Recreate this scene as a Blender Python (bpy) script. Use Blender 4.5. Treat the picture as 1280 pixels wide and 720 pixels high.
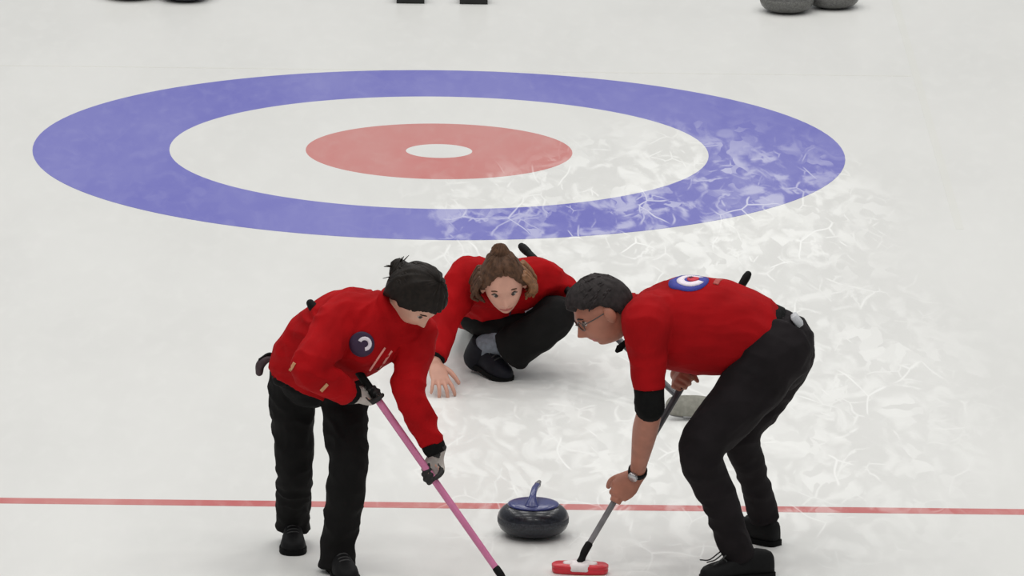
import bpy, bmesh, math, random
import numpy as np
from mathutils import Vector, Matrix, noise
from mathutils.bvhtree import BVHTree

random.seed(7)
for o in list(bpy.data.objects):
    bpy.data.objects.remove(o, do_unlink=True)
SC = bpy.context.scene
COL = SC.collection
V = Vector

# ------------------------------------------------------------------ camera
# X runs along the hog line, Y down the sheet away from the camera, Z up; the hog line is at Y = 0, the tee at Y = 6.4
TEE = 6.401
cam_data = bpy.data.cameras.new('camera')
cam = bpy.data.objects.new('camera', cam_data)
COL.objects.link(cam)
cam_data.sensor_width = 36.0
cam_data.sensor_fit = 'HORIZONTAL'
cam_data.lens = 36.0 * 10283.784 / 1280.0
cam_data.clip_start = 0.5
cam_data.clip_end = 400.0
cr, cu, cf = V((0.99986757, -0.00872209, 0.01373913)), V((-0.01142931, 0.22463391, 0.9743762)), V((0.01158488, 0.97440419, -0.22450448))
cam.matrix_world = Matrix(((cr.x, cu.x, -cf.x, -0.09427), (cr.y, cu.y, -cf.y, -30.0), (cr.z, cu.z, -cf.z, 7.75579), (0, 0, 0, 1)))
SC.camera = cam

# ------------------------------------------------------------------ world, arena lights, exposure
world = bpy.data.worlds.new('arena_air')
SC.world = world
world.use_nodes = True
wb = world.node_tree.nodes['Background']
wb.inputs[0].default_value = (0.97, 0.985, 1.0, 1)
wb.inputs[1].default_value = 0.30
for ly in (-12.0, -6.0, 0.0, 6.0, 12.0, 18.0):
    for lx in (-8.0, -2.5, 3.0, 8.5):
        ld = bpy.data.lights.new('arena_lamp', 'AREA')
        ld.shape = 'RECTANGLE'
        ld.size, ld.size_y = 2.8, 1.4
        ld.energy = 148.0
        ld.color = (1.0, 0.985, 0.955)
        lo = bpy.data.objects.new('arena_lamp', ld)
        COL.objects.link(lo)
        lo.location = (lx, ly, 13.0)
SC.view_settings.view_transform = 'Standard'
SC.view_settings.look = 'None'
SC.view_settings.gamma = 1.0
SC.view_settings.use_curve_mapping = False
SC.view_settings.exposure = 0.0

# ------------------------------------------------------------------ materials
def lin(r, g, b):
    f = lambda c: (c / 255.0) / 12.92 if c <= 10 else ((c / 255.0 + 0.055) / 1.055) ** 2.4
    return (f(r), f(g), f(b), 1.0)

def new_mat(name):
    m = bpy.data.materials.new(name)
    m.use_nodes = True
    nt = m.node_tree
    return m, nt, nt.nodes['Principled BSDF']

def N(nt, kind, **kw):
    n = nt.nodes.new(kind)
    for k, v in kw.items():
        setattr(n, k, v)
    return n

def math_node(nt, op, a, b=None, clamp=False):
    n = N(nt, 'ShaderNodeMath', operation=op, use_clamp=clamp)
    for i, x in enumerate((a, b)):
        if x is None:
            continue
        if isinstance(x, (int, float)):
            n.inputs[i].default_value = x
        else:
            nt.links.new(x, n.inputs[i])
    return n.outputs[0]

def ramp01(nt, x, lo, hi):
    n = N(nt, 'ShaderNodeMapRange', interpolation_type='SMOOTHSTEP')
    nt.links.new(x, n.inputs[0])
    n.inputs[1].default_value, n.inputs[2].default_value = lo, hi
    n.inputs[3].default_value, n.inputs[4].default_value = 0.0, 1.0
    return n.outputs[0]

def mix_col(nt, fac, a, b):
    n = N(nt, 'ShaderNodeMix', data_type='RGBA')
    if isinstance(fac, (int, float)):
        n.inputs[0].default_value = fac
    else:
        nt.links.new(fac, n.inputs[0])
    for i, x in ((6, a), (7, b)):
        if isinstance(x, tuple):
            n.inputs[i].default_value = x
        else:
            nt.links.new(x, n.inputs[i])
    return n.outputs[2]

def plain(name, rgb, rough=0.6, var=0.12, scale=25.0, spec=0.5, bump=0.0, bscale=200.0, metal=0.0, sheen=0.0, coat=0.0):
    m, nt, p = new_mat(name)
    tc = N(nt, 'ShaderNodeTexCoord')
    no = N(nt, 'ShaderNodeTexNoise')
    no.inputs['Scale'].default_value = scale
    no.inputs['Detail'].default_value = 4.0
    nt.links.new(tc.outputs['Object'], no.inputs['Vector'])
    c = lin(*rgb)
    lo = tuple(x * (1 - var) for x in c[:3]) + (1,)
    hi = tuple(min(1, x * (1 + var)) for x in c[:3]) + (1,)
    nt.links.new(mix_col(nt, ramp01(nt, no.outputs[0], 0.3, 0.7), lo, hi), p.inputs['Base Color'])
    p.inputs['Roughness'].default_value = rough
    p.inputs['Specular IOR Level'].default_value = spec
    p.inputs['Metallic'].default_value = metal
    p.inputs['Sheen Weight'].default_value = sheen
    p.inputs['Coat Weight'].default_value = coat
    if bump > 0:
        n2 = N(nt, 'ShaderNodeTexNoise')
        n2.inputs['Scale'].default_value = bscale
        nt.links.new(tc.outputs['Object'], n2.inputs['Vector'])
        b = N(nt, 'ShaderNodeBump')
        b.inputs['Strength'].default_value = bump
        b.inputs['Distance'].default_value = 0.003
        nt.links.new(n2.outputs[0], b.inputs['Height'])
        nt.links.new(b.outputs[0], p.inputs['Normal'])
    return m

def frost(nt):
    """scuffed frost on the ice, in metres on the sheet: returns (streaks, cloud)"""
    geo = N(nt, 'ShaderNodeNewGeometry')
    mp = N(nt, 'ShaderNodeMapping')
    nt.links.new(geo.outputs['Position'], mp.inputs['Vector'])
    mp.inputs['Scale'].default_value = (1.9, 0.62, 1.0)
    mp.inputs['Rotation'].default_value = (0, 0, 0.10)
    def ns(scale, detail, dist, vec, off=(0, 0, 0)):
        n = N(nt, 'ShaderNodeTexNoise')
        n.inputs['Scale'].default_value = scale
        n.inputs['Detail'].default_value = detail
        n.inputs['Distortion'].default_value = dist
        if off != (0, 0, 0):
            o = N(nt, 'ShaderNodeVectorMath', operation='ADD')
            o.inputs[1].default_value = off
            nt.links.new(vec, o.inputs[0])
            vec = o.outputs[0]
        nt.links.new(vec, n.inputs['Vector'])
        return n.outputs[0]
    v = mp.outputs[0]
    def warp(amount, scale, off):
        n = N(nt, 'ShaderNodeTexNoise')
        n.inputs['Scale'].default_value = scale
        n.inputs['Detail'].default_value = 2.0
        nt.links.new(v, n.inputs['Vector'])
        m_ = N(nt, 'ShaderNodeVectorMath', operation='MULTIPLY_ADD')
        nt.links.new(n.outputs[1], m_.inputs[0])
        m_.inputs[1].default_value = (amount, amount, 0)
        a_ = N(nt, 'ShaderNodeVectorMath', operation='ADD')
        a_.inputs[1].default_value = off
        nt.links.new(v, a_.inputs[0])
        nt.links.new(a_.outputs[0], m_.inputs[2])
        return m_.outputs[0]
    def vor(scale, feature, vec, rnd=1.0):
        n = N(nt, 'ShaderNodeTexVoronoi', feature=feature, voronoi_dimensions='2D')
        n.inputs['Scale'].default_value = scale
        n.inputs['Randomness'].default_value = rnd
        nt.links.new(vec, n.inputs['Vector'])
        return n
    w1, w2 = warp(0.5, 1.3, (0.3, 0.9, 0)), warp(0.35, 2.0, (5.2, 1.7, 0))
    # thin scrapes, some long, some short
    e1 = math_node(nt, 'SUBTRACT', 1.0, ramp01(nt, vor(2.1, 'DISTANCE_TO_EDGE', w1).outputs['Distance'], 0.0, 0.03))
    e2 = math_node(nt, 'SUBTRACT', 1.0, ramp01(nt, vor(4.6, 'DISTANCE_TO_EDGE', w2).outputs['Distance'], 0.0, 0.06))
    b1 = ramp01(nt, ns(2.4, 3.0, 0.3, v, (1.1, 5.5, 0)), 0.50, 0.60)
    b2 = ramp01(nt, ns(3.2, 3.0, 0.3, v, (8.1, 3.5, 0)), 0.50, 0.60)
    # shards of shaved frost, each with its own paleness, and smeared frost between them
    sv = N(nt, 'ShaderNodeSeparateColor')
    nt.links.new(vor(9.0, 'F1', warp(0.5, 3.0, (2.2, 6.7, 0))).outputs['Color'], sv.inputs[0])
    shard = math_node(nt, 'MULTIPLY', ramp01(nt, sv.outputs[0], 0.3, 0.95), ramp01(nt, ns(2.0, 4.0, 0.5, v, (3.7, 9.2, 0)), 0.46, 0.60))
    smear = math_node(nt, 'MULTIPLY', ramp01(nt, ns(4.5, 6.0, 0.9, v, (6.1, 0.4, 0)), 0.47, 0.66), 0.6)
    r1 = math_node(nt, 'ABSOLUTE', math_node(nt, 'SUBTRACT', ns(2.0, 4.0, 0.8, v), 0.5))
    r1 = math_node(nt, 'MULTIPLY', math_node(nt, 'SUBTRACT', 1.0, ramp01(nt, r1, 0.0, 0.035)), 0.7)
    st = math_node(nt, 'MAXIMUM', math_node(nt, 'MULTIPLY', e1, b1), math_node(nt, 'MULTIPLY', math_node(nt, 'MULTIPLY', e2, b2), 0.7))
    st = math_node(nt, 'MAXIMUM', st, math_node(nt, 'MULTIPLY', shard, 0.65))
    st = math_node(nt, 'MAXIMUM', st, smear)
    st = math_node(nt, 'MAXIMUM', st, math_node(nt, 'MULTIPLY', r1, b1))
    # the swept lane in front of the house, right of the centre line
    sep = N(nt, 'ShaderNodeSeparateXYZ')
    nt.links.new(geo.outputs['Position'], sep.inputs[0])
    def blob(cx, cy, sx, sy):
        a = math_node(nt, 'DIVIDE', math_node(nt, 'SUBTRACT', sep.outputs[0], cx), sx)
        b = math_node(nt, 'DIVIDE', math_node(nt, 'SUBTRACT', sep.outputs[1], cy), sy)
        q = math_node(nt, 'ADD', math_node(nt, 'MULTIPLY', a, a), math_node(nt, 'MULTIPLY', b, b))
        return math_node(nt, 'SUBTRACT', 1.0, ramp01(nt, q, 0.15, 1.0))
    reg = math_node(nt, 'MAXIMUM', blob(1.15, 5.2, 1.0, 2.2), math_node(nt, 'MULTIPLY', blob(0.9, 2.0, 1.5, 4.2), 0.75))
    reg = math_node(nt, 'MAXIMUM', reg, math_node(nt, 'MULTIPLY', blob(0.45, 4.9, 0.75, 1.5), 0.85))
    reg = math_node(nt, 'ADD', math_node(nt, 'MULTIPLY', reg, 0.95), 0.05)
    cloud = ns(0.9, 3.0, 0.0, v, (4.0, 4.0, 0))
    fine = ns(7.0, 4.0, 0.5, v, (2.0, 8.0, 0))
    return math_node(nt, 'MULTIPLY', st, reg, True), cloud, fine

def ice_mat(name, rgb, pale, streak_amt, cloud_amt, rough=0.3):
    m, nt, p = new_mat(name)
    st, cl, fi = frost(nt)
    c = lin(*rgb)
    pl = lin(*pale)
    base = mix_col(nt, math_node(nt, 'MULTIPLY', ramp01(nt, cl, 0.3, 0.7), cloud_amt), c, pl)
    base = mix_col(nt, math_node(nt, 'MULTIPLY', ramp01(nt, fi, 0.45, 0.75), cloud_amt * 0.7), base, pl)
    base = mix_col(nt, math_node(nt, 'MULTIPLY', st, streak_amt), base, lin(247, 248, 246))
    nt.links.new(base, p.inputs['Base Color'])
    rg = N(nt, 'ShaderNodeMapRange')
    nt.links.new(st, rg.inputs[0])
    rg.inputs[3].default_value, rg.inputs[4].default_value = rough, 0.7
    nt.links.new(rg.outputs[0], p.inputs['Roughness'])
    p.inputs['IOR'].default_value = 1.31
    p.inputs['Specular IOR Level'].default_value = 0.4
    return m

M_ICE = ice_mat('ice', (222, 222, 219), (230, 230, 227), 0.75, 0.6)
M_BLUE = ice_mat('blue_ring_paint', (110, 110, 190), (140, 140, 203), 0.6, 0.55)
M_RED = ice_mat('red_ring_paint', (202, 120, 116), (206, 152, 147), 0.55, 0.55)
M_HOG = ice_mat('hog_line_paint', (194, 100, 100), (210, 150, 146), 0.7, 0.7)
M_FAINT = ice_mat('faint_line_paint', (222, 222, 217), (226, 226, 221), 0.7, 0.8)

M_JACKET = plain('red_jacket_cloth', (162, 15, 20), 0.8, 0.12, 9.0, 0.08, 0.12, 500.0)
M_SHIRT = plain('red_shirt_cloth', (156, 15, 20), 0.85, 0.10, 9.0, 0.10, 0.12, 700.0)
M_TROUSER = plain('black_trouser_cloth', (21, 20, 20), 0.85, 0.2, 12.0, 0.15, 0.15, 600.0)
M_TROUSER2 = plain('charcoal_trouser_cloth', (27, 23, 25), 0.85, 0.2, 12.0, 0.15, 0.15, 600.0)
M_BLACK = plain('black_knit', (16, 16, 16), 0.9, 0.2, 40.0, 0.15)
M_SKIN_A = plain('fair_skin', (205, 158, 138), 0.5, 0.08, 18.0, 0.4)
M_SKIN_B = plain('tanned_skin', (170, 112, 92), 0.5, 0.10, 18.0, 0.4)
M_SKIN_C = plain('light_skin', (206, 155, 136), 0.5, 0.08, 18.0, 0.4)
M_LIP = plain('lip_skin', (176, 96, 90), 0.45, 0.08, 30.0)
M_HAIR_A = plain('dark_brown_hair', (28, 22, 18), 0.6, 0.35, 60.0, 0.2)
M_HAIR_B = plain('greying_black_hair', (44, 39, 39), 0.65, 0.3, 60.0, 0.2)
M_HAIR_C = plain('brown_hair', (82, 57, 41), 0.6, 0.35, 50.0, 0.25)
M_HAIR_C2 = plain('light_brown_hair', (128, 88, 58), 0.55, 0.3, 50.0, 0.4)
M_EYEWHITE = plain('eye_white', (186, 172, 164), 0.25, 0.03)
M_IRIS = plain('dark_iris', (44, 32, 26), 0.2, 0.1)
M_SHOE = plain('black_shoe_leather', (13, 13, 14), 0.65, 0.2, 30.0, 0.2)
M_SHOE_C = plain('navy_shoe_leather', (22, 22, 30), 0.65, 0.2, 30.0, 0.2)
M_SOLE = plain('black_rubber_sole', (11, 11, 11), 0.8, 0.1, 30.0, 0.15)
M_LACE = plain('grey_lace', (60, 60, 60), 0.9, 0.2, 90.0)
M_GLOVE = plain('grey_glove_leather', (176, 168, 162), 0.7, 0.15, 30.0)
M_GLOVE_B = plain('black_glove_trim', (28, 26, 26), 0.7, 0.2, 30.0)
M_SOCK = plain('pale_blue_grey_sock', (122, 130, 140), 0.8, 0.15, 60.0)
M_PINK = plain('pink_broom_shaft', (205, 118, 158), 0.35, 0.08, 14.0, 0.5)
M_CARBON = plain('dark_grey_shaft', (66, 66, 70), 0.3, 0.2, 30.0, 0.6)
M_SHAFT_GREY = plain('grey_shaft', (118, 116, 118), 0.3, 0.15, 20.0, 0.6)
M_GRIP = plain('black_rubber_grip', (15, 15, 15), 0.7, 0.2, 60.0, 0.2)
M_SILVER = plain('silver_metal', (190, 190, 192), 0.3, 0.08, 40.0, 0.5, metal=0.7)
M_BELT_TAG = plain('silver_grey_tag', (190, 192, 196), 0.5, 0.06, 40.0)
M_RED_PLASTIC = plain('red_plastic', (205, 36, 52), 0.35, 0.1, 30.0, 0.5)
M_WHITE_PLASTIC = plain('white_plastic', (236, 228, 228), 0.4, 0.05, 40.0)
M_GREY_PAD = plain('grey_brush_fabric', (140, 139, 130), 0.9, 0.12, 60.0, 0.2, 0.2, 300.0)
M_GRANITE = plain('dark_granite', (32, 34, 42), 0.28, 0.45, 120.0, 0.4, coat=0.15)
M_BAND = plain('granite_striking_band', (52, 54, 60), 0.55, 0.35, 150.0, 0.4)
M_GRANITE2 = plain('grey_granite', (92, 92, 90), 0.35, 0.35, 120.0, 0.5)
M_BAND2 = plain('grey_granite_band', (104, 104, 101), 0.6, 0.3, 150.0, 0.4)
M_GRANITE3 = plain('pale_grey_granite', (150, 150, 145), 0.35, 0.25, 120.0, 0.5)
M_BAND3 = plain('pale_granite_band', (158, 158, 152), 0.6, 0.25, 150.0, 0.4)
M_HANDLE = plain('blue_handle_plastic', (36, 46, 112), 0.3, 0.1, 20.0, 0.5, coat=0.3)
M_RUBBER = plain('black_hack_rubber', (26, 27, 25), 0.75, 0.2, 40.0)
M_HACK_PLATE = plain('hack_plate_metal', (70, 72, 70), 0.5, 0.15, 40.0)
M_EMB_BLUE = plain('emblem_blue', (52, 58, 150), 0.7, 0.08, 60.0)
M_EMB_PURPLE = plain('emblem_purple', (50, 27, 60), 0.7, 0.1, 60.0)
M_EMB_WHITE = plain('emblem_white', (232, 222, 232), 0.7, 0.05, 60.0)
M_EMB_RED = plain('emblem_red', (190, 40, 60), 0.7, 0.08, 60.0)
M_EMB_DARK = plain('emblem_dark', (60, 34, 60), 0.7, 0.08, 60.0)
M_EMB_DULL = plain('emblem_dull_pink', (168, 72, 66), 0.75, 0.2, 60.0)
M_PIPING = plain('pale_piping', (226, 150, 140), 0.7, 0.08, 60.0)
M_TAN = plain('tan_zip_pull', (196, 140, 96), 0.5, 0.1, 60.0)
M_POUCH = plain('dark_plum_leather', (58, 40, 46), 0.6, 0.25, 40.0)
M_LENS = plain('glasses_wire', (92, 82, 78), 0.35, 0.1, 40.0, metal=0.5)

# ------------------------------------------------------------------ geometry helpers
def sstep(x, a, b):
    t = np.clip((x - a) / (b - a), 0, 1)
    return t * t * (3 - 2 * t)

def catmull(P, sub):
    P = np.asarray(P, float)
    if len(P) < 2:
        return P
    Q = np.vstack([2 * P[0] - P[1], P, 2 * P[-1] - P[-2]])
    out = []
    for i in range(1, len(Q) - 2):
        p0, p1, p2, p3 = Q[i - 1], Q[i], Q[i + 1], Q[i + 2]
        for k in range(sub):
            t = k / sub
            out.append(0.5 * ((2 * p1) + (-p0 + p2) * t + (2 * p0 - 5 * p1 + 4 * p2 - p3) * t * t + (-p0 + 3 * p1 - 3 * p2 + p3) * t ** 3))
    out.append(P[-1])
    return np.array(out)

def unit(v):
    v = np.asarray(v, float)
    return v / max(1e-9, np.linalg.norm(v))

class Shape:
    def __init__(s):
        s.v, s.f, s.m = [], [], []
        s.cur = 0
    def add(s, verts, faces):
        b = len(s.v)
        s.v += [tuple(map(float, p)) for p in verts]
        s.f += [tuple(b + i for i in f) for f in faces]
        s.m += [s.cur] * len(faces)
        return s
    def rings(s, R, cap0=True, cap1=True):
        """R: list of rings (n,3); closed loft"""
        n = len(R[0])
        v = np.vstack(R)
        f = []
        for i in range(len(R) - 1):
            for j in range(n):
                a, b = i * n + j, i * n + (j + 1) % n
                f.append((a, b, b + n, a + n))
        if cap0:
            f.append(tuple(range(n - 1, -1, -1)))
        if cap1:
            k = (len(R) - 1) * n
            f.append(tuple(range(k, k + n)))
        return s.add(v, f)
    def tube(s, pts, rad, sides=None, n=16, sub=6, ends='rr', straight=False):
        """loft along pts; rad: radii or (half width along side, half thickness); sides: reference side vector(s); ends r = round, f = flat"""
        P = np.asarray(pts, float)
        Rr = np.array([(r, r) if np.isscalar(r) else tuple(r) for r in rad], float)
        if sides is not None:
            S = np.asarray(sides, float)
            if S.ndim == 1:
                S = np.tile(S, (len(P), 1))
        if straight:
            sub = 1
        X = catmull(P, sub) if not straight else P
        Q = np.maximum(catmull(Rr, sub), 0.001) if not straight else Rr
        T = np.gradient(X, axis=0)
        T = np.array([unit(t) for t in T])
        if sides is not None:
            SS = catmull(S, sub) if not straight else S
        else:
            a = unit(np.cross(T[0], [0.3, 0.5, 0.8]))
            SS = []
            for t in T:
                a = unit(a - t * np.dot(a, t))
                SS.append(a)
            SS = np.array(SS)
        A = np.array([unit(sv - t * np.dot(sv, t)) for sv, t in zip(SS, T)])
        B = np.cross(T, A)
        th = np.linspace(0, 2 * np.pi, n, endpoint=False)
        c, d = np.cos(th)[:, None], np.sin(th)[:, None]
        ring = lambda x, a, b, q: x + c * a * q[0] + d * b * q[1]
        R = []
        if ends[0] == 'r':
            for ph in (80, 60, 40, 20):
                e = math.radians(ph)
                R.append(ring(X[0] - T[0] * math.sin(e) * Q[0].min(), A[0], B[0], Q[0] * math.cos(e)))
        for x, a, b, q in zip(X, A, B, Q):
            R.append(ring(x, a, b, q))
        if ends[1] == 'r':
            for ph in (20, 40, 60, 80):
                e = math.radians(ph)
                R.append(ring(X[-1] + T[-1] * math.sin(e) * Q[-1].min(), A[-1], B[-1], Q[-1] * math.cos(e)))
        return s.rings(R)
    def ball(s, c, r, M=None, n=20, k=14):
        r = (r, r, r) if np.isscalar(r) else r
        R = []
        for i in range(k + 1):
            ph = -math.pi / 2 + math.pi * (i + 0.02) / (k + 0.04)
            th = np.linspace(0, 2 * np.pi, n, endpoint=False)
            p = np.stack([np.cos(th) * math.cos(ph) * r[0], np.sin(th) * math.cos(ph) * r[1], np.full(n, math.sin(ph) * r[2])], 1)
            if M is not None:
                p = p @ np.asarray(M).T
            R.append(p + np.asarray(c))
        return s.rings(R)
    def lathe(s, prof, c=(0, 0, 0), n=40):
        th = np.linspace(0, 2 * np.pi, n, endpoint=False)
        R = [np.stack([np.cos(th) * r, np.sin(th) * r, np.full(n, z)], 1) + np.asarray(c) for r, z in prof]
        return s.rings(R)
    def box(s, c, h, M=None, bev=0.0):
        """bevelled box: centre, half sizes, 3x3 axes"""
        h = np.asarray(h, float)
        b = min(bev, h.min() * 0.9)
        sect = lambda ex, ey: [(ex, ey - b), (ex - b, ey), (-ex + b, ey), (-ex, ey - b), (-ex, -ey + b), (-ex + b, -ey), (ex - b, -ey), (ex, -ey + b)]
        R = []
        for z, k in ((-h[2], b), (-h[2] + b, 0), (h[2] - b, 0), (h[2], b)):
            p = np.array([(x * (1 - k / h[0]), y * (1 - k / h[1]), z) for x, y in sect(h[0], h[1])])
            if M is not None:
                p = p @ np.asarray(M).T
            R.append(p + np.asarray(c))
        return s.rings(R)

def link(name, me, parent=None):
    o = bpy.data.objects.new(name, me)
    COL.objects.link(o)
    if parent is not None:
        o.parent = parent
    return o

BASE = [np.zeros(3)]          # ground point of the thing being built; its parts are stored relative to it

def mesh_of(sh, mats, smooth=True):
    me = bpy.data.meshes.new('m')
    b = BASE[0]
    me.from_pydata([(x - b[0], y - b[1], z - b[2]) for x, y, z in sh.v], [], sh.f)
    for m in mats:
        me.materials.append(m)
    me.polygons.foreach_set('material_index', sh.m)
    me.polygons.foreach_set('use_smooth', [smooth] * len(sh.f))
    me.update()
    return me

def build(name, sh, mat, parent=None, label=None, smooth=True, sharp=None):
    mats = mat if isinstance(mat, (list, tuple)) else [mat]
    me = mesh_of(sh, mats, smooth)
    bm = bmesh.new()
    bm.from_mesh(me)
    bmesh.ops.recalc_face_normals(bm, faces=bm.faces)
    bm.to_mesh(me)
    bm.free()
    me.name = name
    if sharp is not None:
        me.set_sharp_from_angle(angle=math.radians(sharp))
    o = link(name, me, parent)
    if label:
        o['label'] = label
    return o

def fuse(name, sh, mat, parent, voxel=0.006, iters=4, folds=None, label=None, post=None, mat_fn=None):
    """one continuous surface from overlapping lofts: voxel remesh, smoothing, cloth folds"""
    mats = mat if isinstance(mat, (list, tuple)) else [mat]
    sh.m = [0] * len(sh.f)
    me = mesh_of(sh, mats[:1])
    tmp = link('tmp', me)
    rm = tmp.modifiers.new('r', 'REMESH')
    rm.mode = 'VOXEL'
    rm.voxel_size = voxel
    rm.use_smooth_shade = True
    sm = tmp.modifiers.new('s', 'SMOOTH')
    sm.iterations = iters
    sm.factor = 0.5
    dg = bpy.context.evaluated_depsgraph_get()
    out = bpy.data.meshes.new_from_object(tmp.evaluated_get(dg))
    bpy.data.objects.remove(tmp, do_unlink=True)
    bpy.data.meshes.remove(me)
    nv = len(out.vertices)
    co = np.empty(nv * 3)
    out.vertices.foreach_get('co', co)
    co = co.reshape(-1, 3)
    no = np.empty(nv * 3)
    out.vertex_normals.foreach_get('vector', no)
    no = no.reshape(-1, 3)
    if folds:
        amp, fr, seed = folds
        d = np.empty(nv)
        nz = noise.noise
        for i in range(nv):
            x, y, z = co[i]
            w = 0.9 * nz(V((x * 4 + seed, y * 4, z * 4)))
            a = nz(V((x * fr + w * 2, y * fr + seed, z * fr * 1.5 + w)))
            b = nz(V((x * fr * 2.3 + seed, y * fr * 2.3 + w * 2, z * fr * 2.0)))
            d[i] = amp * (0.45 - 1.5 * abs(a)) + amp * 0.4 * b
        co = co + no * d[:, None]
    if post:
        co = post(co + BASE[0], no) - BASE[0]
    out.vertices.foreach_set('co', co.ravel())
    out.materials.clear()
    for m in mats:
        out.materials.append(m)
    if mat_fn:
        nf = len(out.polygons)
        cc = np.empty(nf * 3)
        out.polygons.foreach_get('center', cc)
        out.polygons.foreach_set('material_index', mat_fn(cc.reshape(-1, 3) + BASE[0]).astype(np.int32))
    out.polygons.foreach_set('use_smooth', [True] * len(out.polygons))
    out.update()
    out.name = name
    o = link(name, out, parent)
    if label:
        o['label'] = label
    return o

def thing(name, label, cat, loc, group=None):
    o = bpy.data.objects.new(name, None)
    COL.objects.link(o)
    o.location = loc
    o.empty_display_size = 0.1
    o['label'], o['category'] = label, cat
    if group:
        o['group'] = group
    BASE[0] = np.array(loc, float)
    return o

def copy_tree(o, parent=None):
    c = o.copy()
    COL.objects.link(c)
    c.parent = parent
    for ch in list(o.children):
        copy_tree(ch, c)
    return c

# ------------------------------------------------------------------ the sheet of ice and its painted marks
BASE[0] = np.zeros(3)
sh = Shape().box((0, 8, -0.05), (16, 24, 0.05))
floor = build('floor', sh, M_ICE, None, 'sheet of white curling ice scuffed with frost', smooth=False)
floor['kind'] = 'structure'

def ring_mark(name, r0, r1, z, mat, label):
    n = 128
    th = np.linspace(0, 2 * np.pi, n, endpoint=False)
    c, s_ = np.cos(th), np.sin(th)
    mk = lambda r, zz: np.stack([r * c, TEE + r * s_, np.full(n, zz)], 1)
    sh = Shape()
    if r0 > 0:
        sh.rings([mk(r0, 0), mk(r1, 0), mk(r1, z), mk(r0, z), mk(r0, 0)], False, False)
    else:
        sh.rings([mk(r1, 0), mk(r1, z)])
    return build(name, sh, mat, floor, label, smooth=False)

ring_mark('house_ring', 1.219, 1.836, 0.0012, M_BLUE, 'faded blue outer ring of the house')
ring_mark('house_ring', 0.15, 0.603, 0.0012, M_RED, 'faded red inner ring of the house')
ring_mark('house_ring', 0.603, 1.219, 0.0010, M_ICE, 'white ring between the blue and the red')
ring_mark('button', 0, 0.15, 0.0010, M_ICE, 'white button at the centre of the house')
def line_mark(name, c, h, mat, label):
    build(name, Shape().box((c[0], c[1], 0.0004), (h[0], h[1], 0.0004)), mat, floor, label, smooth=False)
line_mark('hog_line', (0, 0.0), (7.0, 0.042), M_HOG, 'thin red hog line across the ice')
line_mark('back_line', (0, 8.235), (2.24, 0.010), M_FAINT, 'faint grey back line behind the house')
line_mark('side_line', (2.265, 8.9), (0.018, 4.0), M_FAINT, 'faint grey line along the side of the sheet')

# ------------------------------------------------------------------ curling stones
def make_stone(name, label, loc, rotz, mg, mb, group=None):
    t = thing(name, label, 'curling stone', loc, group)
    BASE[0] = np.zeros(3)
    R = 0.1325
    body = [(0.001, 0.004), (0.052, 0.004), (0.056, 0.0), (0.064, 0.0), (0.068, 0.004), (0.092, 0.009), (0.112, 0.019), (0.124, 0.031), (0.130, 0.043),
            (0.1318, 0.052), (0.1318, 0.071), (0.130, 0.081), (0.124, 0.093), (0.114, 0.104), (0.100, 0.113), (0.085, 0.1175), (0.06, 0.119), (0.001, 0.119)]
    g = build('granite_body', Shape().lathe(body, n=48), mg, t)
    band = [(0.1310, 0.050), (0.1328, 0.052), (0.1330, 0.061), (0.1328, 0.071), (0.1310, 0.073)]
    th = np.linspace(0, 2 * np.pi, 48, endpoint=False)
    build('striking_band', Shape().rings([np.stack([np.cos(th) * r, np.sin(th) * r, np.full(48, z)], 1) for r, z in band], False, False), mb, g)
    # plastic cap with its gooseneck handle, grip running back along +Y
    h = Shape()
    h.lathe([(0.001, 0.115), (0.094, 0.115), (0.096, 0.118), (0.093, 0.122), (0.078, 0.127), (0.045, 0.130), (0.001, 0.131)], n=40)
    hd = build('handle', h, M_HANDLE, t, 'blue plastic handle with a gooseneck')
    gk = Shape()
    gk.tube([(0, -0.058, 0.118), (0, -0.048, 0.134), (0, -0.028, 0.152), (0, 0.005, 0.163), (0, 0.05, 0.166), (0.004, 0.10, 0.167)],
            [(0.034, 0.026), (0.023, 0.018), (0.014, 0.013), (0.012, 0.011), (0.0125, 0.0115), (0.011, 0.010)], sides=(1, 0, 0), n=16)
    build('grip', gk, M_HANDLE, hd)
    build('grip_cap', Shape().tube([(0.004, 0.098, 0.167), (0.008, 0.122, 0.172)], [0.0125, 0.008], n=14), M_SHAFT_GREY, hd)
    t.rotation_euler = (0, 0, rotz)
    return t

st = make_stone('curling_stone', 'dark curling stone with a blue handle gliding on the red hog line', (0.348, -0.424, 0.0)[:2] + (0.0012,), -0.12, M_GRANITE, M_BAND)
make_stone('curling_stone', 'grey curling stone resting in front of another, top right behind the house', ((1.713, 9.725, -0.0)[0], 9.80, 0), 0.5, M_GRANITE2, M_BAND2, 'stones behind the house')
make_stone('curling_stone', 'grey curling stone half hidden behind its neighbour, far top right', (1.945, 9.93, 0), 1.9, M_GRANITE2, M_BAND2, 'stones behind the house')
make_stone('curling_stone', 'dark grey curling stone behind the house at the top left', (-1.255, 9.925, 0), 2.3, M_GRANITE, M_BAND, 'stones behind the house')
make_stone('curling_stone', 'pale grey curling stone behind the house, nearest the top left corner', (-1.530, 9.95, 0), 0.9, M_GRANITE3, M_BAND3, 'stones behind the house')

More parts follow.
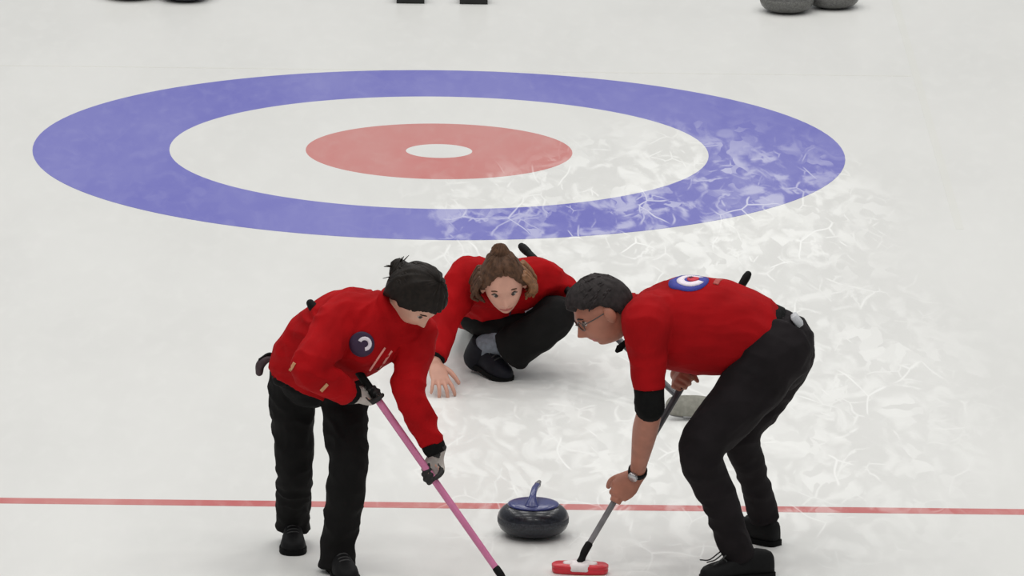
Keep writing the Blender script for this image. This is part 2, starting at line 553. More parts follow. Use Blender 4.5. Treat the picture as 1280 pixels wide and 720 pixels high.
# ------------------------------------------------------------------ the hack: two rubber footholds behind the house
def make_hack(x, label):
    t = thing('hack_foothold', label, 'hack', (x, 9.90, 0), 'rubber footholds of the hack')
    BASE[0] = np.zeros(3)
    w = 0.069
    base = Shape().box((0, 0.11, 0.008), (w, 0.12, 0.008), bev=0.006)
    build('base_plate', base, M_HACK_PLATE, t)
    # wedge with a hollow foot rest on its back
    prof = [(-0.012, 0.0), (-0.014, 0.035), (0.0, 0.085), (0.02, 0.098), (0.04, 0.094), (0.055, 0.06), (0.10, 0.035), (0.17, 0.028), (0.20, 0.012), (0.20, 0.0)]
    R = []
    for k, xx in enumerate(np.linspace(-w, w, 9)):
        e = 1 - 0.06 * (abs(xx) / w) ** 6
        dip = 0.012 * (1 - (xx / w) ** 2)
        R.append(np.array([(xx, y * e + (dip if 0.02 < y < 0.12 else 0), z * e) for y, z in prof]))
    build('foothold', Shape().rings(R), M_RUBBER, t, sharp=40)
make_hack((-0.141, 9.878, 0.0)[0], 'black rubber hack foothold behind the house, left one of the pair')
make_hack((0.171, 9.897, 0.0)[0], 'black rubber hack foothold behind the house, right one of the pair')

# ------------------------------------------------------------------ body parts
def head_points(D, s=1.0, male=False):
    """unit directions (x right, y forward, z up) to points of a head, metres, origin at the head's centre"""
    x, y, z = D[:, 0] * 0.073, D[:, 1] * 0.095, D[:, 2] * 0.113
    t = np.clip(-D[:, 2], 0, 1)
    jw = 0.20 if male else 0.28
    x = x * (1 - jw * t ** 1.4)
    yb = y * (1 - 0.50 * t ** 1.2)
    y = np.where(y < 0, yb, y * (1 - 0.05 * t) + 0.010 * t * sstep(D[:, 1], 0.0, 0.5))
    fr = sstep(D[:, 1], 0.25, 0.7)
    gs = lambda cx, cz, sx, sz: np.exp(-((x - cx) / sx) ** 2 - ((z - cz) / sz) ** 2) * fr
    sym = lambda cx, cz, sx, sz: gs(cx, cz, sx, sz) + gs(-cx, cz, sx, sz)
    k = 1.25 if male else 1.0
    nz = 0.018 * k * gs(0, -0.030, 0.012, 0.012) + 0.012 * k * gs(0, -0.014, 0.009, 0.018) + 0.005 * sym(0.011, -0.034, 0.007, 0.007)
    b = nz - 0.010 * sym(0.031, 0.006, 0.016, 0.011) + 0.005 * k * sym(0.028, 0.026, 0.024, 0.008) + 0.004 * sym(0.046, -0.022, 0.018, 0.018)
    b = b + 0.006 * gs(0, -0.057, 0.020, 0.006) + 0.006 * gs(0, -0.068, 0.017, 0.006) - 0.006 * gs(0, -0.0625, 0.024, 0.0025) - 0.004 * gs(0, -0.079, 0.02, 0.006)
    b = b + 0.009 * k * gs(0, -0.096, 0.020, 0.014)
    y = y + b
    return np.stack([x, y, z], 1) * s

def sphere_dirs(n=72, k=48):
    out = []
    for i in range(k + 1):
        ph = -math.pi / 2 + math.pi * (i + 0.05) / (k + 0.1)
        th = np.linspace(0, 2 * np.pi, n, endpoint=False)
        out.append(np.stack([np.cos(th) * math.cos(ph), np.sin(th) * math.cos(ph), np.full(n, math.sin(ph))], 1))
    return out

def frame(f, u):
    f = unit(f)
    u = unit(np.asarray(u, float) - f * np.dot(f, u))
    return np.stack([np.cross(f, u), f, u], 1)          # columns: right, forward, up

def add_head(sh, c, M, s, male=False):
    sh.rings([head_points(d, s, male) @ M.T + c for d in sphere_dirs()])
    for e in (-1, 1):                                    # ears
        for q in range(2):
            cc = np.array([e * (0.078 + 0.004 * q), -0.006 - 0.004 * q, -0.006]) * s
            ax = M @ np.array([[0.35, 0.94 * e, 0], [-0.94 * e, 0.35, 0.2], [0, 0, 1.0]]).T
            sh.ball(c + M @ cc, np.array([0.020 - 0.003 * q, 0.009, 0.033 - 0.006 * q]) * s, ax, n=14, k=10)
        cc = np.array([e * 0.072, -0.002, -0.012]) * s

def hair_cap(sh, c, M, s, thick, zt, male=False, ridge=0.003, seed=0.0, freq=9.0, lift=None):
    """hair as a full shell that dives under the skin outside the hairline; zt: azimuth (0 front .. pi back) -> hairline height"""
    R = []
    az = np.array([a for a, _ in zt])
    hz = np.array([h for _, h in zt])
    for d in sphere_dirs(96, 60):
        p = head_points(np.stack([d[:, 0], d[:, 1], d[:, 2]], 1), s, male)
        # no nose or lips under the hair
        phi = np.abs(np.arctan2(d[:, 0], d[:, 1]))
        line = np.interp(phi, az, hz)
        w = np.array([noise.noise(V((a[0] * 4 + seed, a[1] * 4, a[2] * 4))) for a in d])
        g = sstep(d[:, 2] - line + 0.10 * w, -0.02, 0.10)
        st = np.array([noise.noise(V((math.atan2(a[0], a[1]) * freq + seed, a[2] * 2.2, seed))) for a in d])
        th = thick(d) if callable(thick) else thick
        off = g * (th + ridge * st + 0.4 * ridge * w) - (1 - g) * 0.012
        q = p + d * off[:, None] * s
        R.append(q @ M.T + c)
    sh.rings(R)

def strand(sh, c, M, pts, r0, r1, n=7):
    P = np.array(pts) @ M.T + c
    k = len(P)
    sh.tube(P, [r0 + (r1 - r0) * i / (k - 1) for i in range(k)], n=n, sub=4)

def add_eyes(parent, c, M, s, male=False):
    for e in (-1, 1):
        sh = Shape()
        cc = np.array([e * 0.0315, 0.0705 + (0.001 if male else 0), 0.006]) * s
        ctr = c + M @ cc
        sh.ball(ctr, 0.0128 * s, n=16, k=10)
        sh.cur = 1
        sh.ball(ctr + M @ np.array([0, 0.0085, -0.0008]) * s, np.array([0.0078, 0.0056, 0.0078]) * s, M, n=12, k=8)
        build('eye', sh, [M_EYEWHITE, M_IRIS], parent)
        lid = Shape()
        lid.tube([c + M @ (np.array([e * (0.0315 + dx), 0.0805 - 0.10 * abs(dx) , 0.0155 - 14 * dx * dx]) * s) for dx in (-0.015, 0, 0.016)], [0.002 * s, 0.0032 * s, 0.002 * s], n=8, sub=4)
        build('eyelid', lid, M_IRIS, parent)

def add_brows(parent, c, M, s, mat, male=False):
    for e in (-1, 1):
        sh = Shape()
        ys = 0.0895 if male else 0.087
        sh.tube([c + M @ (np.array([e * xx, ys - yy, zz]) * s) for xx, yy, zz in ((0.014, 0.0, 0.0235), (0.03, 0.003, 0.029), (0.047, 0.013, 0.024))],
                [(0.0036 * s, 0.003 * s), (0.0042 * s, 0.003 * s), (0.002 * s, 0.002 * s)], n=8, sub=4)
        build('eyebrow', sh, mat, parent)

def hand(sh, wrist, d, n, thumb, s=1.0, curl=(25, 30, 20), spread=4.0, fat=1.0, thumb_curl=0.5, thumb_open=0.75, fd=None):
    """palm and five fingers: d wrist to knuckles, n out of the palm, thumb +1/-1 = the side the thumb leaves"""
    wrist, d, n = np.asarray(wrist, float), unit(d), np.asarray(n, float)
    n = unit(n - d * np.dot(n, d))
    sd = np.cross(d, n) * thumb                        # towards the thumb
    P = lambda a, b, c_: wrist + (d * a + sd * b + n * c_) * s
    fd = d if fd is None else unit(np.asarray(fd) - n * np.dot(fd, n))   # the way the fingers leave the palm
    ka = np.cross(fd, n) * thumb                       # along the knuckles
    K = wrist + d * 0.078 * s
    F = lambda a, b, c_: K + (fd * (a - 0.078) + ka * b + n * c_) * s
    sh.tube([P(-0.015, 0, 0), P(0.015, 0.001, 0.001), P(0.05, 0.001, 0.002), F(0.085, 0, 0.002)],
            [(0.025 * s * fat, 0.019 * s * fat), (0.030 * s * fat, 0.017 * s * fat), (0.038 * s * fat, 0.0155 * s * fat), (0.037 * s * fat, 0.012 * s * fat)], sides=[sd, sd, unit(sd + ka), ka], n=18)
    sh.ball(P(0.035, 0.024, 0.010), np.array([0.016, 0.024, 0.013]) * s * fat, np.stack([sd, d, n], 1), n=12, k=8)
    L = [0.071, 0.079, 0.073, 0.058]
    off = [0.029, 0.0095, -0.0105, -0.029]
    k0 = [0.086, 0.090, 0.087, 0.079]
    for i in range(4):
        a0 = math.radians(spread) * (1.5 - i)
        dd = fd * math.cos(a0) + ka * math.sin(a0)
        p = F(k0[i] - 0.012, off[i], 0.001)
        pts = [p, F(k0[i], off[i], 0.0005)]
        ang = 0
        for sg, cu_ in zip((0.46, 0.30, 0.24), curl):
            ang += math.radians(cu_ * (1 + 0.06 * (i - 1)))
            pts.append(pts[-1] + (dd * math.cos(ang) + n * math.sin(ang)) * L[i] * sg * s)
        r = (0.0092 if i < 3 else 0.008) * s * fat
        sh.tube(pts, [r, r * 1.02, r * 0.96, r * 0.9, r * 0.78], n=10, sub=4)
    td = unit(sd * thumb_open + d * 0.75 + n * 0.25)
    t0 = P(0.022, 0.022, 0.006)
    t1 = t0 + td * 0.038 * s
    t2 = t1 + unit(td * (1 - thumb_curl) + d * 0.55 * (1 - thumb_curl * 0.4) + n * thumb_curl) * 0.032 * s
    t3 = t2 + unit(td * (1 - thumb_curl) * 0.6 + d * 0.6 + n * thumb_curl * 1.2 - sd * thumb_curl * 0.5) * 0.026 * s
    sh.tube([t0, t1, t2, t3], [0.0135 * s * fat, 0.0115 * s * fat, 0.0100 * s * fat, 0.0085 * s * fat], n=10, sub=4)

def grip_hand(sh, g, axis, from_pt, thumb, s=1.0, fat=1.0, flip=1, shaft=0.014, lean=0.35, d0=None):
    """a hand closed around a shaft at g; returns the wrist point"""
    axis = unit(axis)
    d = np.asarray(g, float) - np.asarray(from_pt, float)
    d0 = unit(d - axis * np.dot(d, axis)) if d0 is None else unit(np.asarray(d0) - axis * np.dot(d0, axis))
    d = unit(d0 + axis * lean * np.sign(np.dot(unit(np.asarray(g) - np.asarray(from_pt)), axis)))
    n = unit(np.cross(axis, d0)) * flip
    wrist = np.asarray(g, float) - n * (shaft + 0.014 * s * fat) - d * 0.078 * s
    hand(sh, wrist, d, n, thumb, s, curl=(62, 82, 55), spread=0.5, fat=fat, thumb_curl=0.85, thumb_open=0.45, fd=d0)
    return wrist, d, n

def make_shoe(parent, heel, toe_dir, pitch, mat, L=0.265, tall=1.0, lace_mat=None, ws=1.0):
    """heel: ground point below the heel; pitch raises the heel about the toe (radians)"""
    f = unit((toe_dir[0], toe_dir[1], 0))
    r = np.array([f[1], -f[0], 0])
    u = np.array([0, 0, 1.0])
    f2 = f * math.cos(pitch) - u * math.sin(pitch)
    u2 = u * math.cos(pitch) + f * math.sin(pitch)
    M = np.stack([r, f2, u2], 1)
    org = np.asarray(heel, float) + np.array([0, 0, math.sin(max(pitch, 0)) * L * 0.85])
    W = lambda p: np.asarray(p) @ M.T + org
    ts = [0.0, 0.03, 0.10, 0.22, 0.35, 0.48, 0.60, 0.74, 0.86, 0.94, 0.985, 1.0]
    ww = [0.018, 0.029, 0.035, 0.036, 0.035, 0.038, 0.043, 0.047, 0.043, 0.034, 0.020, 0.008]
    hh = [0.060, 0.074, 0.084, 0.090, 0.088, 0.076, 0.062, 0.052, 0.044, 0.036, 0.026, 0.016]
    sh = Shape()
    R = []
    for t, w, h in zip(ts, ww, hh):
        a = np.linspace(0, np.pi, 13)
        w, h = w * ws, h * tall
        top = [(w * np.sign(math.cos(q)) * abs(math.cos(q)) ** 0.75, t * L, 0.014 + h * abs(math.sin(q)) ** 0.7) for q in a]
        bot = [(-w * k, t * L, 0.012) for k in (0.7, 0.3, -0.3, -0.7)]
        R.append(W(top + bot))
    sh.rings(R)
    up = build('shoe', sh, mat, parent)
    sl = Shape()
    wl = [w * ws + 0.004 for w in ww]
    out = [(w, t * L * 1.02 - 0.003) for t, w in zip(ts, wl)] + [(-w, t * L * 1.02 - 0.003) for t, w in reversed(list(zip(ts, wl)))]
    sl.rings([W([(x, y, z) for x, y in out]) for z in (0.0, 0.004, 0.016, 0.020)])
    build('sole', sl, M_SOLE, up, sharp=40)
    for k in range(4):
        t = 0.44 + 0.075 * k
        w = np.interp(t, ts, ww) * ws * 0.62
        h = 0.014 + np.interp(t, ts, hh) * tall
        lc = Shape().tube(W([(-w, t * L + 0.004, h - 0.016), (-w * 0.5, t * L, h - 0.0015), (w * 0.5, t * L + 0.006, h - 0.0015), (w, t * L, h - 0.016)]), [0.003] * 4, n=6, sub=3)
        build('lace', lc, lace_mat or M_LACE, up)
    return up, W

def decal(jacket, name, c, look, up, polys, parent=None, depth=0.03):
    """flat cloth patches laid on a garment: polys = (material, ring list of (x, y) around the centre, lift)"""
    me = jacket.data
    b = BASE[0]
    bvh = BVHTree.FromPolygons([tuple(np.array(v.co) + b) for v in me.vertices], [tuple(p.vertices) for p in me.polygons])
    look = unit(look)
    rt = unit(np.cross(look, up))
    upv = np.cross(rt, look)
    par = parent or jacket
    h0 = bvh.ray_cast(V(np.asarray(c, float) - look * 0.35), V(look))[0]
    dep = np.dot(np.array(h0), look) if h0 is not None else np.dot(np.asarray(c, float), look)
    for nm, mat, outline, lift in polys:
        # outline -> concentric fill, each point dropped on the cloth
        if isinstance(outline, dict):                   # a band between two outlines (open or closed arcs)
            O, I = np.array(outline['outer'], float), np.array(outline['inner'], float)
            layers = [I + (O - I) * k for k in (0, 0.5, 1.0)]
        else:
            O = np.array(outline, float)
            ctr = O.mean(0)
            layers = [ctr + (O - ctr) * k for k in (0.02, 0.35, 0.7, 1.0)]
        R = []
        for q in layers:
            ring = []
            for (x, y) in q:
                o = np.asarray(c, float) + rt * x + upv * y - look * 0.35
                hit = bvh.ray_cast(V(o), V(look))
                hp = np.array(hit[0]) if hit[0] is not None else np.array(bvh.find_nearest(V(np.asarray(c, float) + rt * x + upv * y))[0])
                k_ = np.clip(np.dot(hp, look) - dep, -depth, depth) + dep - np.dot(hp, look)
                ring.append(hp + look * (k_ - lift))
            R.append(np.array(ring))
        sh = Shape()
        back = [r + look * (lift + 0.002) for r in R]
        if isinstance(outline, dict):
            L_ = R + back[::-1]                         # run along the arc, one closed section per step
            sh.rings([np.array([r[i] for r in L_]) for i in range(len(R[0]))])
        else:
            sh.rings(R + back[::-1])
        build(nm, sh, mat, par)

def disc(r, n=28, cx=0.0, cy=0.0):
    return [(cx + r * math.cos(2 * math.pi * k / n), cy + r * math.sin(2 * math.pi * k / n)) for k in range(n)]

def arc(cx, cy, r0, r1, a0, a1, n=20):
    P = lambda r, k: (cx + r * math.cos(a0 + (a1 - a0) * k / (n - 1)), cy + r * math.sin(a0 + (a1 - a0) * k / (n - 1)))
    return {'outer': [P(r1, k) for k in range(n)], 'inner': [P(r0, k) for k in range(n)]}

def strip(a, b, w):
    a, b = np.array(a, float), np.array(b, float)
    d = unit(np.append(b - a, 0))[:2]
    p = np.array([-d[1], d[0]]) * w
    return [tuple(a + p + (b - a) * k) for k in (0, 0.25, 0.5, 0.75, 1)] + [tuple(b - p + (a - b) * k) for k in (0, 0.25, 0.5, 0.75, 1)]

def make_broom(label, head_c, end, shaft_mats, head_axes, head_mats, grip_from=0.55, joint=0.05, rad=0.0135, head_len=0.2, upside=False, collar=None):
    """a curling brush: pad and head, swivel joint, shaft, rubber grip; head_axes = (long axis, up of the head)"""
    hc, e = np.array(head_c, float), np.array(end, float)
    t = thing('curling_broom', label, 'broom', tuple(hc * np.array([1, 1, 0])))
    la, ua = unit(head_axes[0]), np.asarray(head_axes[1], float)
    ua = unit(ua - la * np.dot(la, ua))
    M = np.stack([la, np.cross(ua, la), ua], 1)
    hl, hw = head_len / 2, 0.043
    def oval(k, z, kk=1.0):
        th = np.linspace(0, 2 * np.pi, 40, endpoint=False)
        c, s_ = np.cos(th), np.sin(th)
        x = (hl - hw) * np.sign(c) * np.minimum(1, np.abs(c) * 1.6) + hw * c * k
        y = hw * s_ * k
        return np.stack([x * kk, y * kk, np.full(40, z)], 1) @ M.T + hc
    pad = Shape().rings([oval(0.92, -0.016), oval(1.0, -0.012), oval(1.02, 0.0), oval(0.96, 0.004)])
    hd = build('brush_pad', pad, head_mats[0], t)
    rim = Shape().rings([oval(0.98, 0.002), oval(1.04, 0.006), oval(1.03, 0.014), oval(0.9, 0.018)])
    build('brush_head', rim, head_mats[1], t, sharp=50)
    top = Shape().rings([oval(0.72, 0.014, 0.72), oval(0.66, 0.022, 0.7), oval(0.3, 0.028, 0.5)])
    build('head_cap', top, head_mats[2], t, sharp=50)
    clip = Shape().box(hc + ua * 0.008, (0.036, 0.046, 0.017), M, bev=0.008)
    build('head_clip', clip, head_mats[2], t)
    ax = unit(e - hc)
    j0 = hc + ua * 0.018
    j1 = j0 + unit(ax * 0.8 + ua * 0.35) * joint
    jt = Shape().tube([j0, (j0 + j1) / 2, j1, j1 + ax * 0.03], [0.017, 0.013, 0.0145, 0.0145], n=14, sub=4)
    build('swivel_joint', jt, collar or M_GRIP, t)
    ax = unit(e - j1)
    Lh = np.linalg.norm(e - j1)
    sf = Shape().tube([j1 + ax * 0.01, j1 + ax * Lh * 0.5, j1 + ax * (Lh - 0.03)], [rad * 0.92, rad, rad], n=16, sub=2)
    so = build('shaft', sf, shaft_mats[0], t)
    g = Shape().tube([j1 + ax * Lh * grip_from, j1 + ax * Lh * (grip_from + 0.01), j1 + ax * (Lh - 0.03)], [rad * 1.06, rad * 1.1, rad * 1.1], n=16, sub=2)
    build('upper_shaft', g, shaft_mats[1], so)
    cp = Shape().tube([j1 + ax * (Lh - 0.045), j1 + ax * (Lh - 0.012), j1 + ax * Lh], [rad * 1.25, rad * 1.3, rad * 1.1], n=16, sub=2)
    build('end_cap', cp, M_GRIP, so)
    return t, (lambda q: j1 + ax * Lh * q), ax

def on_line(a, b, t):
    return np.asarray(a, float) * (1 - t) + np.asarray(b, float) * t

def lips_fn(c, M, s):
    def f(P):
        q = (P - c) @ M / s
        return ((np.abs(q[:, 2] + 0.0625) < 0.0095 - 9 * q[:, 0] ** 2) & (np.abs(q[:, 0]) < 0.024) & (q[:, 1] > 0.06)).astype(int)
    return f

# ------------------------------------------------------------------ brooms
broom_a, A_at, A_ax = make_broom('pink curling broom with a black upper shaft held by the woman on the left', (0.245, -1.334, 0.017), (-0.478, -1.03, 1.016),
                                 (M_PINK, M_GRIP), ((0.8, -0.6, 0), (0, 0, 1)), (M_BLACK, M_GRIP, M_GRIP), grip_from=0.66, joint=0.055)
broom_b, B_at, B_ax = make_broom('grey curling broom with a red and white oval head held by the man', (0.514, -0.954, 0.017), (1.121, -0.58, 1.039),
                                 (M_SHAFT_GREY, M_CARBON), ((1, -0.08, 0), (0, 0, 1)), (M_RED_PLASTIC, M_RED_PLASTIC, M_WHITE_PLASTIC), grip_from=0.45, joint=0.045, head_len=0.205, rad=0.0118)
broom_c, C_at, C_ax = make_broom('dark curling broom with a grey brush pad held by the sliding woman', (0.99, 1.4, 0.052), (0.327, 2.38, 0.468),
                                 (M_CARBON, M_GRIP), ((0.97, 0.05, -0.02), (-0.15, 0.85, -0.5)), (M_GREY_PAD, M_SHAFT_GREY, M_SILVER), grip_from=0.5, joint=0.04, head_len=0.20)

# ------------------------------------------------------------------ woman on the left, sweeping
def woman_a():
    t = thing('person', 'woman with a dark hair bun in red jacket and black trousers, sweeping on the left', 'person', (-0.461, -0.818, 0.0))
    pel, wai, che, upc, nek = (-0.449, -0.85, 0.702), (-0.449, -0.9, 0.798), (-0.35, -1.0, 0.901), (-0.246, -1.06, 0.975), (-0.182, -1.1, 1.015)
    hipR, hipL = (-0.543, -0.8, 0.677), (-0.358, -0.88, 0.693)
    kneR, kneL = (-0.535, -0.74, 0.343), (-0.336, -1.04, 0.397)
    ankR, ankL = (-0.542, -0.57, 0.071), (-0.374, -0.97, 0.047)
    shR, shL = (-0.372, -1.13, 0.973), (-0.098, -1.04, 0.913)
    elR, elL = (-0.478, -1.3, 0.834), (-0.118, -1.16, 0.728)
    sd0, sd1 = np.array((0.85, 0.30, 0.0)), np.array((0.93, 0.25, -0.10))
    hc = np.array((-0.099, -1.17, 1.077))
    M = frame((0.45, -0.30, -0.84), (0.72, -0.58, 0.30))
    hs = 0.98
    gr2, gr1 = A_at(0.675), A_at(0.375)
    # gloved hands
    g2, g1 = Shape(), Shape()
    wrR, dR, nR = grip_hand(g2, gr2, A_ax, elR, 1, s=0.93, fat=1.12, flip=-1)
    wrL, dL, nL = grip_hand(g1, gr1, A_ax, elL, -1, s=0.93, fat=1.12, flip=1, lean=0.8)
    for g, w, dd in ((g2, wrR, dR), (g1, wrL, dL)):
        g.tube([w - dd * 0.035, w - dd * 0.01, w + dd * 0.01], [0.031, 0.030, 0.031], n=16, sub=3, ends='ff')
    # body
    b = Shape()
    b.tube([pel, wai, che, upc, nek], [(0.145, 0.10), (0.115, 0.085), (0.125, 0.09), (0.09, 0.055), (0.05, 0.048)], sides=[sd0, sd0, sd1, sd1, sd1], n=24)
    b.tube([nek, on_line(nek, hc, 0.5), hc - M[:, 2] * 0.05], [0.058, 0.05, 0.052], n=16)
    add_head(b, hc, M, hs)
    for s_, e_, w_ in ((shR, elR, wrR), (shL, elL, wrL)):
        b.tube([upc, on_line(upc, s_, 0.7), s_, on_line(s_, e_, 0.5), e_, on_line(e_, w_, 0.4), w_], [0.05, 0.05, 0.050, 0.044, 0.037, 0.038, 0.024], n=14)
    for h_, k_, a_ in ((hipR, kneR, ankR), (hipL, kneL, ankL)):
        b.tube([on_line(pel, h_, 0.6), h_, on_line(h_, k_, 0.5), k_, on_line(k_, a_, 0.35), a_], [0.08, 0.078, 0.064, 0.05, 0.05, 0.034], n=16)
    # bare hands inside the gloves
    grip_hand(b, gr2, A_ax, elR, 1, s=0.88, fat=0.9, flip=-1)
    grip_hand(b, gr1, A_ax, elL, -1, s=0.88, fat=0.9, flip=1, lean=0.8)
    body = fuse('body', b, [M_SKIN_A, M_LIP], t, voxel=0.0045, iters=3, mat_fn=lips_fn(hc, M, hs))
    add_eyes(body, hc, M, hs)
    add_brows(body, hc, M, hs, M_HAIR_A)
    # jacket
    j = Shape()
    j.tube([(-0.492, -0.85, 0.687), (-0.463, -0.86, 0.737), (-0.446, -0.91, 0.801), (-0.355, -1.0, 0.886), (-0.254, -1.07, 0.942), (-0.188, -1.1, 0.991)],
           [(0.166, 0.135), (0.176, 0.140), (0.172, 0.138), (0.170, 0.158), (0.150, 0.150), (0.085, 0.080)], sides=[sd0, sd0, sd0, sd1, sd1, sd1], n=28, ends='fr')
    j.tube([(-0.269, -1.05, 0.961), on_line(upc, shR, 0.6), shR, on_line(shR, elR, 0.5), elR, on_line(elR, wrR, 0.45), on_line(elR, wrR, 0.88)],
           [0.10, 0.095, 0.083, 0.072, 0.062, 0.056, 0.046], n=18, ends='rf')
    j.tube([(-0.24, -1.05, 0.967), on_line(upc, shL, 0.6), shL, on_line(shL, elL, 0.5), elL, on_line(elL, wrL, 0.5), on_line(elL, wrL, 0.86)],
           [0.10, 0.095, 0.080, 0.068, 0.058, 0.052, 0.044], n=18, ends='rf')
    th = np.linspace(0, 2 * np.pi, 14)
    cax = unit(np.array(nek) - np.array(upc))
    ca, cb = unit(np.cross(cax, (0, 0, 1))), None
    cb = np.cross(cax, ca)
    cc = np.array(nek) + cax * 0.018
    j.tube([cc + ca * 0.066 * math.cos(q) + cb * 0.06 * math.sin(q) for q in th], [0.021] * 14, n=10, sub=2)
    jk = fuse('jacket', j, M_JACKET, t, voxel=0.006, iters=4, folds=(0.014, 9.0, 3.1))
    # cuffs, zip pulls, emblem, piping
    for s_, e_, w_ in ((shR, elR, wrR), (shL, elL, wrL)):
        cu_ = Shape().tube([on_line(e_, w_, 0.84), on_line(e_, w_, 0.93), on_line(e_, w_, 1.0)], [0.043, 0.042, 0.036], n=18, sub=3, ends='ff')
        build('cuff', cu_, M_BLACK, jk, 'black cuff')
    look = unit(np.array((0.012, 0.974, -0.2245)))
    decal(jk, 'emblem', (-0.288, -1.1, 0.883), look, (0, 0, 1), [('emblem', M_EMB_PURPLE, disc(0.046), 0.003),
          ('emblem_mark', M_EMB_WHITE, arc(0.010, 0.002, 0.013, 0.026, -1.5, 2.7), 0.006)])
    for k in range(2):
        decal(jk, 'piping', tuple(np.array((-0.232, -1.1, 0.825)) + k * np.array((0.024, 0, -0.012))), look, (0, 0, 1), [('piping', M_PIPING, strip((-0.028, -0.04), (0.028, 0.045), 0.0035), 0.003)])
    decal(jk, 'zip_pull', (-0.536, -1.1, 0.797), look, (0, 0, 1), [('zip_pull', M_TAN, strip((-0.008, -0.015), (0.010, 0.016), 0.006), 0.004)])
    decal(jk, 'zip_pull', (-0.419, -1.1, 0.721), look, (0, 0, 1), [('zip_pull', M_TAN, strip((-0.012, -0.012), (0.012, 0.014), 0.006), 0.004)])
    # trousers
    p = Shape()
    p.tube([(-0.455, -0.87, 0.767), (-0.455, -0.85, 0.714), (-0.452, -0.85, 0.69)], [(0.150, 0.115), (0.168, 0.125), (0.140, 0.100)], sides=sd0, n=24)
    p.tube([on_line(pel, hipR, 0.7), hipR, (-0.542, -0.77, 0.507), kneR, on_line(kneR, ankR, 0.5), (-0.542, -0.58, 0.095), (-0.542, -0.57, 0.049)],
           [0.092, 0.090, 0.080, 0.068, 0.064, 0.062, 0.064], n=18, ends='rf')
    p.tube([on_line(pel, hipL, 0.7), hipL, (-0.347, -0.96, 0.544), kneL, on_line(kneL, ankL, 0.5), (-0.374, -0.98, 0.062), (-0.374, -0.98, 0.02)],
           [0.092, 0.090, 0.080, 0.072, 0.068, 0.064, 0.066], n=18, ends='rf')
    fuse('trousers', p, M_TROUSER, t, voxel=0.006, iters=4, folds=(0.010, 10.0, 8.3))
    # shoes
    make_shoe(t, (ankR[0], ankR[1] + 0.05, 0), (0.02, -1, 0), 0.0, M_SHOE, L=0.245)
    make_shoe(t, (ankL[0] - 0.01, ankL[1] + 0.05, 0), (0.25, -1, 0), 0.0, M_SHOE, L=0.245)
    for g, nm in ((g2, 'a'), (g1, 'b')):
        w = wrR if g is g2 else wrL
        dd = dR if g is g2 else dL
        nn = nR if g is g2 else nL
        def gm(P, w=w, dd=dd, nn=nn):
            q = P - w
            along, out = q @ dd, q @ nn
            return ((out > 0.022) | (along < -0.018)).astype(int)
        fuse('glove', g, [M_GLOVE, M_GLOVE_B], t, voxel=0.004, iters=2, mat_fn=gm, label='grey and black glove')
    # hair: swept back into a bun
    h = Shape()
    zt = [(0, 0.50), (0.7, 0.36), (1.2, 0.02), (1.7, -0.18), (2.3, -0.62), (math.pi, -0.70)]
    hair_cap(h, hc, M, hs, lambda d: 0.020 + 0.010 * sstep(-d[:, 1], -0.3, 0.6) + 0.006 * np.abs(d[:, 0]), zt, ridge=0.007, seed=2.3, freq=8)
    for k in range(46):
        a = random.uniform(-1.6, 1.6)
        p0 = np.array([math.sin(a) * 0.085, math.cos(a) * 0.06 + 0.02, 0.075 - 0.05 * abs(a) / 1.6])
        p2 = np.array([random.uniform(-0.03, 0.03), -0.118, 0.0 + random.uniform(-0.02, 0.03)])
        p1 = (p0 + p2) / 2
        p1 = p1 / np.linalg.norm(p1 * np.array([1 / 0.1, 1 / 0.122, 1 / 0.138]))
        strand(h, hc, M, [p0, p1, p2], 0.006, 0.004)
    for k in range(12):
        d0 = unit(np.array((random.uniform(-1, 1), random.uniform(-1, -0.4), random.uniform(-0.1, 0.6))))
        p0 = d0 * np.array((0.088, 0.112, 0.128))
        strand(h, hc, M, [p0, p0 * 1.06 + np.array((0, -0.006, -0.008)), p0 * 1.08 + np.array((random.uniform(-0.02, 0.02), -0.010, -0.025))], 0.0035, 0.0012, 5)
    hair = build('hair', h, M_HAIR_A, t, 'dark brown hair swept back')
    bn = Shape()
    bc = np.array((-0.004, -0.126, -0.012))
    bn.ball(hc + M @ bc, (0.030, 0.030, 0.032), M)
    for k in range(12):
        a = 2 * math.pi * k / 12
        pts = [bc + np.array((math.cos(a + q) * (0.034 - 0.006 * i), -0.012 * i + 0.014, math.sin(a + q) * (0.034 - 0.006 * i))) for i, q in enumerate((0, 0.5, 1.0, 1.5))]
        strand(bn, hc, M, pts, 0.011, 0.005)
    for k in range(7):
        a = random.uniform(0, 6.28)
        strand(bn, hc, M, [bc, bc + np.array((math.cos(a) * 0.03, -0.012, math.sin(a) * 0.03)), bc + np.array((math.cos(a) * 0.052, -0.02, math.sin(a) * 0.052))], 0.004, 0.001, 5)
    build('hair_bun', bn, M_HAIR_A, hair)
    return t
woman_a()

# dark pouch clipped at the back of her waist
pt = thing('waist_pouch', 'small dark pouch hanging behind the waist of the woman with the pink broom', 'pouch', (-0.647, -0.86, 0.747))
pc = np.array((-0.65, -0.86, 0.738))
s_ = Shape().tube([pc + np.array((0.035, 0, 0.030)), pc + np.array((0.012, 0, 0.028)), pc + np.array((-0.010, 0, 0.006)), pc + np.array((-0.014, 0, -0.022))],
                  [(0.020, 0.012), (0.022, 0.015), (0.023, 0.017), (0.018, 0.014)], sides=(0, 1, 0), n=14)
build('pouch_body', s_, M_POUCH, pt)
s_ = Shape().tube([pc + np.array((0.05, 0, 0.040)), pc + np.array((0.02, 0, 0.048)), pc + np.array((-0.014, 0, 0.026))], [(0.013, 0.004)] * 3, sides=(0, 1, 0), n=10)
build('pouch_strap', s_, M_BLACK, pt)

